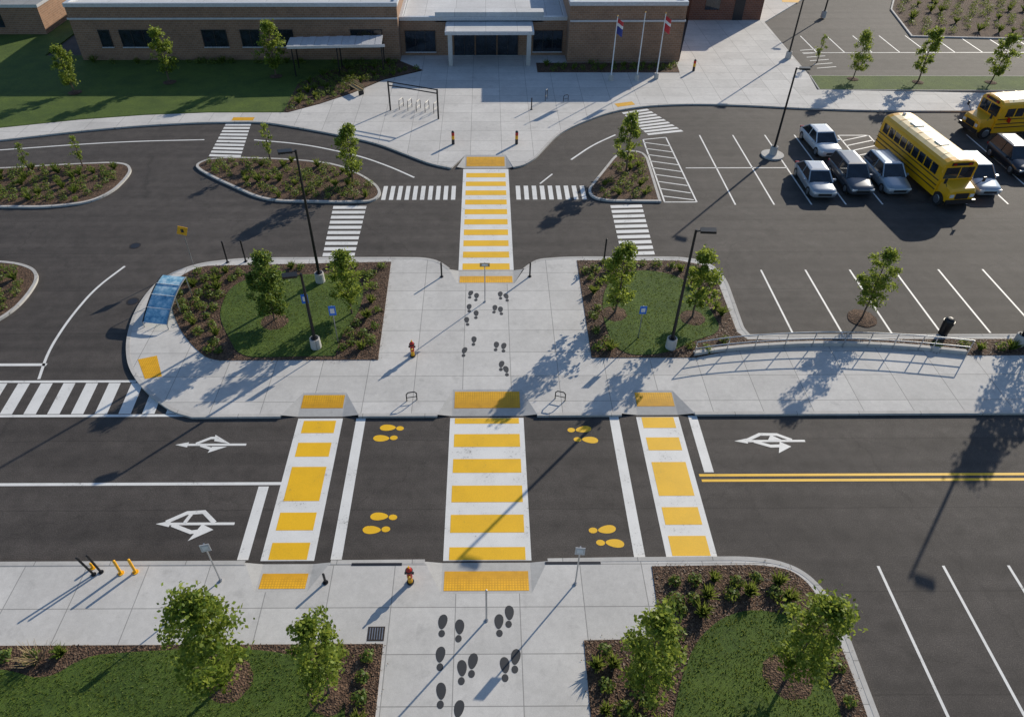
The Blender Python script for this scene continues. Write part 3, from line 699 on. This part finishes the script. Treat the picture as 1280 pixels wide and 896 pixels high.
def hoop(x,y,rz=0,w=.5,h=.55):
    m=MB(); P=[(-w/2,0,0),(-w/2,0,h*.8),(-w/2+.1,0,h),(w/2-.1,0,h),(w/2,0,h*.8),(w/2,0,0)]
    for a,b_ in zip(P,P[1:]): m.cyl(a,b_,.028,.028,POLE,6)
    m.cyl((-w/2,0,h*.4),(w/2,0,h*.4),.02,.02,POLE,6); m.obj('bicycle_rack',(x,y,.12),rz)
hoop(-3.7,25.2,.2); hoop(3.6,25.2,-.3)
for i in range(5): hoop(-7.3+i*.75,60.9-i*.2,1.2,.8,.8)
hoop(7.0,62.3,.5); hoop(5.3,62.6,1.2,.5,.9)
m=MB()
A=Vector((-8.2,60.4,0));B_=Vector((-4.0,58.6,0))
for p in (A,B_): m.cyl(p,p+Vector((0,0,2.5)),.07,.07,POLE,8)
for z in (2.45,2.15): m.cyl(A+Vector((0,0,z)),B_+Vector((0,0,z)),.05,.05,POLE,8)
m.obj('pergola_frame',(0,0,.12))
def bench(x,y,rz):
    m=MB()
    for i in range(4): m.box((0,-.2+i*.13,.45),(1.8,.1,.04),BROWN)
    for i in range(2): m.box((0,.27,.6+i*.16),(1.8,.03,.11),BROWN)
    for xx in(-.75,.75): m.box((xx,0,.22),(.06,.5,.42),POLE); m.box((xx,.30,.6),(.05,.03,.4),POLE)
    m.obj('park_bench',(x,y,.12),rz)
bench(-11.6,64.4,-.9)
m=MB()
m.cyl((0,0,0),(0,0,.85),.24,.27,POLE,16); m.cyl((0,0,.85),(0,0,.9),.29,.29,POLE,16); m.dome((0,0,.9),.26,.2,POLE,14); m.box((0,-.24,.78),(.26,.08,.12),DKTRIM); m.obj('litter_bin',(24.9,30.2,.12))
path=[(10.9,28.5),(12.2,28.8),(14,29.05),(17,29.3),(20,29.25),(22.6,29.0),(25.3,28.55)]
rp=chaikin(path,False,2)
m=MB()
for a,b_ in zip(rp,rp[1:]):
    for z in (1.0,.55): m.cyl((a[0],a[1]-.12,z),(b_[0],b_[1]-.12,z),.03,.03,STEEL,6)
tot=0
for a,b_ in zip(rp,rp[1:]):
    L=(Vector(b_)-Vector(a)).length; tot+=L
    if tot>1.3 or a==rp[0]: m.cyl((a[0],a[1]-.12,0),(a[0],a[1]-.12,1.0),.03,.03,STEEL,6); tot=0
m.cyl((rp[-1][0],rp[-1][1]-.12,0),(rp[-1][0],rp[-1][1]-.12,1.0),.03,.03,STEEL,6)
m.obj('handrail',(0,0,.12))
m=MB(); strip(m,rp,.2,.05,.34,KERB); m.obj('retaining_wall')
e=empty('bus_shelter',(-18.2,30.9,.12),-.16)
m=MB(); K=12
def pp(t): return (2.9*t, .32+1.15*math.sin(t*math.pi/2)**.9)
for i in range(K):
    y0,z0=pp(i/K); y1,z1=pp((i+1)/K)
    m.face([(-.68,y0,z0),(.68,y0,z0),(.68,y1,z1),(-.68,y1,z1)],PANEL)
    for x in(-.71,.71): m.cyl((x,y0,z0),(x,y1,z1),.04,.04,DKTRIM if x<0 else STEEL,6)
m.obj('curved_roof_panel',parent=e)
m=MB()
for x in(-.71,.71):
    for t in(0,.5,1):
        y,z=pp(t); m.cyl((x,y,0),(x,y,z),.03,.03,STEEL,6)
m.box((-.72,1.5,.35),(.02,2.4,.5),PANEL)
for i in range(4): m.cyl((-.71,pp(i/4)[0],pp(i/4)[1]+.02),(.71,pp(i/4)[0],pp(i/4)[1]+.02),.02,.02,WPAINT,6)
m.obj('frame',parent=e)
m=MB(); m.box((-4.1,13.1,.125),(.62,.55,.012),IRON); 
for i in range(6): m.box((-4.33+i*.092,13.1,.134),(.03,.46,.008),STEEL)
m.obj('drain_grate')
for x,y in ((-22.5,39.4),(-20.5,33.5)):
    m=MB(); m.cyl((0,0,0),(0,0,.008),.36,.36,IRON,20); m.cyl((0,0,.008),(0,0,.012),.28,.28,DKTRIM,20); m.obj('manhole_cover',(x,y,0))
m=MB(); m.box((-4.4,16.0,.10),(2.0,.12,.06),DKTRIM); m.box((3.4,16.02,.10),(2.2,.12,.06),DKTRIM); m.obj('kerb_inlet')

def flagpole(x,y,h,flag):
    e=empty('flagpole',(x,y,.12)); m=MB(); m.cyl((0,0,0),(0,0,.5),.22,.2,KERB,12); m.cyl((0,0,.5),(0,0,h),.06,.035,WPAINT,8); m.dome((0,0,h),.07,.07,YPAINT,8); m.obj('pole',parent=e)
    if flag:
        m=MB(); n=6
        for i in range(n):
            f=lambda t:(.05+.55*t,.10*math.sin(t*7),h-.2-.35*t)
            a=f(i/n); b_=f((i+1)/n)
            for k,(mt_,z0,z1) in enumerate(((FLAGR,0,-.35),(WPAINT,-.35,-.6),(FLAGR if flag==1 else FLAGB,-.6,-1.25))):
                m.face([(a[0],a[1],a[2]+z1),(b_[0],b_[1],b_[2]+z1),(b_[0],b_[1],b_[2]+z0),(a[0],a[1],a[2]+z0)],mt_)
        m.obj('flag',parent=e)
flagpole(11.6,67.2,5.6,2); flagpole(14,67.2,5.9,0); flagpole(15.9,67.6,5.7,1)

# ------------------------------------------------------------------ school building
e=empty('school_building')
def wall(mb,x0,x1,y0,y1,h,mat=BRICK): mb.prism([(x0,y0),(x1,y0),(x1,y1),(x0,y1)],0,h,mat)
m=MB(); wall(m,-39.6,-8.4,72.7,99,5.0); wall(m,7.9,18.8,71.8,99,5.3); wall(m,-8.4,7.9,73.9,99,3.4); m.obj('walls',parent=e)
m=MB()
for x0,x1,y0,y1,z in ((-39.6,-8.4,72.7,99,5.0),(7.9,18.8,71.8,99,5.3),(-8.4,7.9,73.9,99,3.4)):
    m.prism([(x0+.35,y0+.35),(x1-.35,y0+.35),(x1-.35,y1),(x0+.35,y1)],z,z+.05,ROOFW)
    for a in ((x0-.06,x1+.06,y0-.08,y0+.3),(x0-.06,x0+.3,y0+.3,y1),(x1-.3,x1+.06,y0+.3,y1)): m.prism([(a[0],a[2]),(a[1],a[2]),(a[1],a[3]),(a[0],a[3])],z+.003,z+.34,TRIM)
m.box((-25,85,5.6),(3,2,1.0),TRIM); m.box((-1,84,3.9),(2.5,2,.9),TRIM)
m.obj('roof',parent=e)
m=MB(); mf=MB()
def win(x0,x1,z0,z1,y,n):
    m.box(((x0+x1)/2,y-.01,(z0+z1)/2),(x1-x0,.06,z1-z0),GLASS)
    mf.box(((x0+x1)/2,y-.05,z0-.05),(x1-x0+.16,.16,.08),TRIM); mf.box(((x0+x1)/2,y-.03,z1+.04),(x1-x0+.1,.1,.07),DKTRIM)
    for i in range(n+1):
        x=x0+(x1-x0)*i/n; mf.box((x,y-.05,(z0+z1)/2),(.07,.08,z1-z0),DKTRIM)
for x0,x1,n in ((-37.2,-36.2,1),(-35.2,-31.9,3),(-27.3,-25.0,2),(-23.6,-21.8,2),(-20.4,-18.6,2),(-13.0,-10.0,3)): win(x0,x1,1.4,2.9,72.7,n)
win(-7.9,-5.0,.5,2.4,73.9,3); win(4.7,7.5,.5,2.4,73.9,3)
for i in range(3):
    x=-3.1+i*2.15; win(x,x+1.95,.15,2.6,73.9,2)
m.obj('windows',parent=e); mf.obj('window_frames',parent=e)
m=MB(); m.box((.35,72.4,3.15),(8.4,3.2,.28),TRIM); m.box((.35,72.4,3.30),(8.2,3.0,.03),ROOFW)
for x in (-3.4,4.1): m.box((x,71.1,1.55),(.4,.4,2.9),KERB)
m.box((.35,74.5,3.7),(10.5,1.2,.9),ROOFW); m.obj('entrance_canopy',parent=e)
m=MB(); m.prism([(-39.7,72.58),(-8.4,72.58),(-8.4,72.69),(-39.7,72.69)],3.9,4.05,TRIM); m.prism([(7.95,71.68),(18.85,71.68),(18.85,71.79),(7.95,71.79)],3.9,4.05,TRIM); m.obj('string_course',parent=e)
e=empty('walkway_canopy',(-13.8,69.6,.12),.06)
m=MB(); 
for i in range(14): m.box((-4.2+i*.62,0,2.75+.03*(i%2)),(.6,2.6,.06),TRIM)
m.box((0,-1.32,2.7),(8.9,.08,.22),TRIM); m.obj('roof',parent=e)
m=MB()
for x in(-4.1,0,4.1):
    for y in(-1.1,1.1): m.cyl((x,y,0),(x,y,2.7),.06,.06,POLE,8)
m.obj('posts',parent=e)
e=empty('brick_annex'); m=MB(); wall(m,22.6,30.6,85,99,5.5,BRICKR); m.obj('walls',parent=e)
m=MB(); m.prism([(22.5,84.9),(30.7,84.9),(30.7,99),(22.5,99)],5.503,5.8,TRIM,ROOFG)
m.box((25,84.98,1.9),(1.6,.06,1.4),GLASS); m.box((28,84.98,1.25),(1.1,.06,2.3),DKTRIM); m.obj('trim',parent=e)
e=empty('service_building'); m=MB(); wall(m,-85,-46.7,80.5,99,2.8,BRICK); m.obj('walls',parent=e)
m=MB(); m.prism([(-85,80.4),(-46.6,80.4),(-46.6,99),(-85,99)],2.803,3.1,TRIM,ROOFG)
for i in range(5): m.box((-52-i*4,80.48,1.5),(2.4,.06,1.3),GLASS)
m.obj('roof_and_windows',parent=e)

# ------------------------------------------------------------------ vehicles
def paint(name,col,metal=.3):
    return simple(name,col,.28,metal,.04,1,.8)
def wheel(m,x,y,r,w):
    s=1 if x>0 else -1
    m.cyl((x-s*w/2,y,r),(x+s*w/2,y,r),r,r,TYRE,18); m.cyl((x+s*w/2,y,r),(x+s*(w/2+.015),y,r),r*.62,r*.55,RIM,14)
def car(x,y,rz,col,suv=False,metal=.3):
    e=empty('parked_car',(x,y,0),rz); P=paint('car_paint',col,metal)
    H0=.98 if suv else .86; top=1.68 if suv else 1.42
    st=[(-2.28,.38,.62,.60),(-2.18,.25,.74,.80),(-1.9,.2,.80,.89),(-1.2,.2,H0-.05,.92),(-.8,.2,H0,.93),(.8,.2,H0+.03,.93),(1.5,.2,H0+.03,.92),(1.95,.22,H0,.89),(2.2,.28,H0-.08,.82),(2.3,.4,H0-.22,.66)]
    secs=[]
    for yy,zb,zt,hw in st:
        zm=zb+(zt-zb)*.55
        half=[(hw*.86,zb),(hw*.98,zb+.12),(hw,zm),(hw*.97,zt-.10),(hw*.86,zt-.02),(hw*.5,zt+.02)]
        secs.append([(a,yy,b_) for a,b_ in half]+[(-a,yy,b_) for a,b_ in half[::-1]])
    m=MB(); m.loft(secs,P); m.obj('body',parent=e,smooth=True)
    b0,b1=(-1.05,2.12 if suv else 1.85); t0,t1=(-.35,1.85 if suv else 1.1)
    zb=H0-.02; wb=.84; wt=.66
    m=MB()
    lo=[(-wb,b0,zb),(wb,b0,zb),(wb,b1,zb),(-wb,b1,zb)]; hi=[(-wt,t0,top-.04),(wt,t0,top-.04),(wt,t1,top-.04),(-wt,t1,top-.04)]
    for i in range(4): m.face([lo[i],lo[(i+1)%4],hi[(i+1)%4],hi[i]],GLASS)
    m.obj('windows',parent=e)
    m=MB()
    r1=[(-wt*1.03,t0-.04,top-.06),(wt*1.03,t0-.04,top-.06),(wt*1.03,t1+.05,top-.06),(-wt*1.03,t1+.05,top-.06)]
    r2=[(-wt*.98,t0+.03,top-.015),(wt*.98,t0+.03,top-.015),(wt*.98,t1,top-.015),(-wt*.98,t1,top-.015)]
    r3=[(-wt*.7,t0+.25,top+.02),(wt*.7,t0+.25,top+.02),(wt*.7,t1-.25,top+.02),(-wt*.7,t1-.25,top+.02)]
    m.loft([r1,r2,r3],P)
    for i in range(4): m.cyl(lo[i],hi[i],.05,.045,P,6)
    for s in(-1,1):
        ym=.45; m.cyl((s*(wb+.005),ym,zb),(s*(wt+.01),ym,top-.05),.04,.035,P,6)
        m.box((s*1.02,-.75,H0+.02),(.2,.14,.13),P)
    m.obj('roof',parent=e)
    m=MB()
    for sx in(-1,1):
        for yy in(-1.42,1.42): wheel(m,sx*.82,yy,.33,.22)
    m.obj('wheels',parent=e)
    m=MB()
    for s in(-1,1): m.box((s*.6,-2.2,.62),(.34,.14,.13),LAMPW); m.box((s*.66,2.25,.72),(.26,.12,.14),TAIL)
    m.box((0,-2.27,.5),(.9,.06,.16),DKTRIM); m.box((0,2.3,.62),(.5,.03,.12),WPAINT); m.obj('lights_and_grille',parent=e)
car(26.2,53.4,.05,(.62,.64,.66),False,.1); car(23.6,47.1,-.03,(.34,.37,.41)); car(26.3,47.5,.02,(.08,.09,.11),True); car(28.9,47.6,.03,(.30,.36,.42),True)
car(35.2,47.4,0,(.35,.42,.48),True); car(39.6,50.3,0,(.02,.022,.03),True); car(42.6,46.6,0,(.3,.05,.04))
def bus(x,y,rz,L=8.6):
    e=empty('school_bus',(x,y,0),rz); W=1.22; y0=-L/2+1.15; y1=L/2
    def sec(yy,k=1,zt=3.05,zb=.5):
        half=[(W*k,zb),(W*k,1.3),(W*k,2.5),(W*.97*k,2.72),(W*.86*k,2.88+(zt-3.05)),(W*.6*k,3.0+(zt-3.05)),(W*.25*k,zt)]
        return [(a,yy,b_) for a,b_ in half]+[(-a,yy,b_) for a,b_ in half[::-1]]
    m=MB(); m.loft([sec(y0,.96,3.0),sec(y0+.15),sec(y0+.6)],BUSY); m.loft([sec(y0+.6),sec(y1-.5)],BUSY,False,BUSR,(4,5,6,7,8)); m.loft([sec(y1-.5),sec(y1-.15),sec(y1,.95,2.98)],BUSY)
    hs=lambda yy,k,zt:[(1.02*k,yy,.55),(1.05*k,yy,1.0),(1.0*k,yy,zt-.12),(.85*k,yy,zt),(-.85*k,yy,zt),(-1.0*k,yy,zt-.12),(-1.05*k,yy,1.0),(-1.02*k,yy,.55)]
    m.loft([hs(-L/2,.86,1.35),hs(-L/2+.12,.95,1.5),hs(y0+.02,1.05,1.68)],BUSY); m.obj('body',parent=e,smooth=False)
    m=MB(); n=9; wl=(y1-y0-.9)/n
    for s in(-1,1):
        for i in range(n): m.box((s*(W+.004),y0+.5+wl*(i+.5),2.12),(.03,wl-.14,.66),GLASS)
    m.box((0,y0-.01,2.15),(2.0,.05,.78),GLASS); m.box((0,y1+.01,2.1),(1.7,.04,.7),GLASS); m.obj('windows',parent=e)
    m=MB()
    for s in(-1,1):
        for z in(.95,1.25,1.62): m.box((s*(W+.012),(y0+y1)/2,z),(.03,y1-y0-.1,.06),DKTRIM)
    m.box((0,-L/2-.06,.62),(2.1,.14,.26),DKTRIM); m.box((0,y1+.06,.6),(2.3,.12,.24),DKTRIM)
    m.box((0,-L/2+.0,1.0),(.95,.05,.42),DKTRIM); m.box((0,y0-.02,2.15),(.06,.06,.8),BUSY)
    m.box((0,y0-.0,2.78),(1.5,.06,.2),DKTRIM); m.box((0,y1-.0,2.72),(1.4,.06,.18),DKTRIM)
    for s in(-1,1):
        m.cyl((s*1.0,-L/2+.5,1.5),(s*1.35,-L/2+.35,1.95),.02,.02,DKTRIM,5); m.box((s*1.38,-L/2+.35,2.0),(.18,.06,.34),DKTRIM)
    m.obj('trim',parent=e)
    m=MB(); m.box((0,-.8,3.08),(.7,.7,.06),WPAINT); m.box((0,2.3,3.08),(.7,.7,.06),WPAINT); m.box((0,y1-.5,3.12),(.16,.16,.12),LAMPW)
    for i in range(6): m.box((0,y0+1.2+i*1.1,3.056),(1.5,.04,.02),BUSY)
    m.obj('roof_hatches',parent=e)
    m=MB()
    for s in(-1,1):
        wheel(m,s*1.02,-L/2+.75,.48,.28); wheel(m,s*1.02,y1-2.1,.48,.4)
        m.box((s*.72,-L/2-.0,1.02),(.28,.06,.22),LAMPW); m.box((s*.9,y1+.02,1.4),(.2,.05,.2),TAIL); m.box((s*.55,y0-.02,2.78),(.2,.1,.16),TAIL)
    m.obj('wheels_and_lights',parent=e)
    m=MB(); m.box((W+.18,y0+.9,1.6),(.32,.05,.36),RED); m.obj('stop_arm',parent=e)
bus(31.8,48.3,math.radians(6),9.2); bus(43.6,56.4,math.radians(-82),9.4)

# ------------------------------------------------------------------ light, sky, camera
EL=math.radians(23.5); AZ=math.atan2(.65,.76)
w=bpy.data.worlds.new('World'); sc.world=w; w.use_nodes=True; nt=w.node_tree; nt.nodes.clear()
s=nt.nodes.new('ShaderNodeTexSky'); s.sky_type='NISHITA'; s.sun_disc=False; s.sun_elevation=EL; s.sun_rotation=AZ; s.ozone_density=3.5; s.dust_density=.6
bg=nt.nodes.new('ShaderNodeBackground'); bg.inputs[1].default_value=.125; o=nt.nodes.new('ShaderNodeOutputWorld')
nt.links.new(s.outputs[0],bg.inputs[0]); nt.links.new(bg.outputs[0],o.inputs[0])
l=bpy.data.lights.new('sun','SUN'); l.energy=5; l.angle=math.radians(.5); l.color=(1,.91,.76)
lo=bpy.data.objects.new('sun',l); COL.objects.link(lo)
d=Vector((-math.sin(AZ)*math.cos(EL),-math.cos(AZ)*math.cos(EL),-math.sin(EL))); lo.rotation_euler=d.to_track_quat('-Z','Y').to_euler(); lo.location=(30,60,40)
cam=bpy.data.cameras.new('camera'); co=bpy.data.objects.new('camera',cam); COL.objects.link(co); sc.camera=co
th=math.atan(798/900)
co.location=(0,0,25.2); co.rotation_euler=(math.pi/2-th,0,-math.radians(.29))
cam.lens=36*900/1280; cam.sensor_width=36; cam.shift_x=28/1280; cam.clip_end=4000
sc.view_settings.view_transform='Standard'; sc.view_settings.look='None'; sc.view_settings.exposure=0
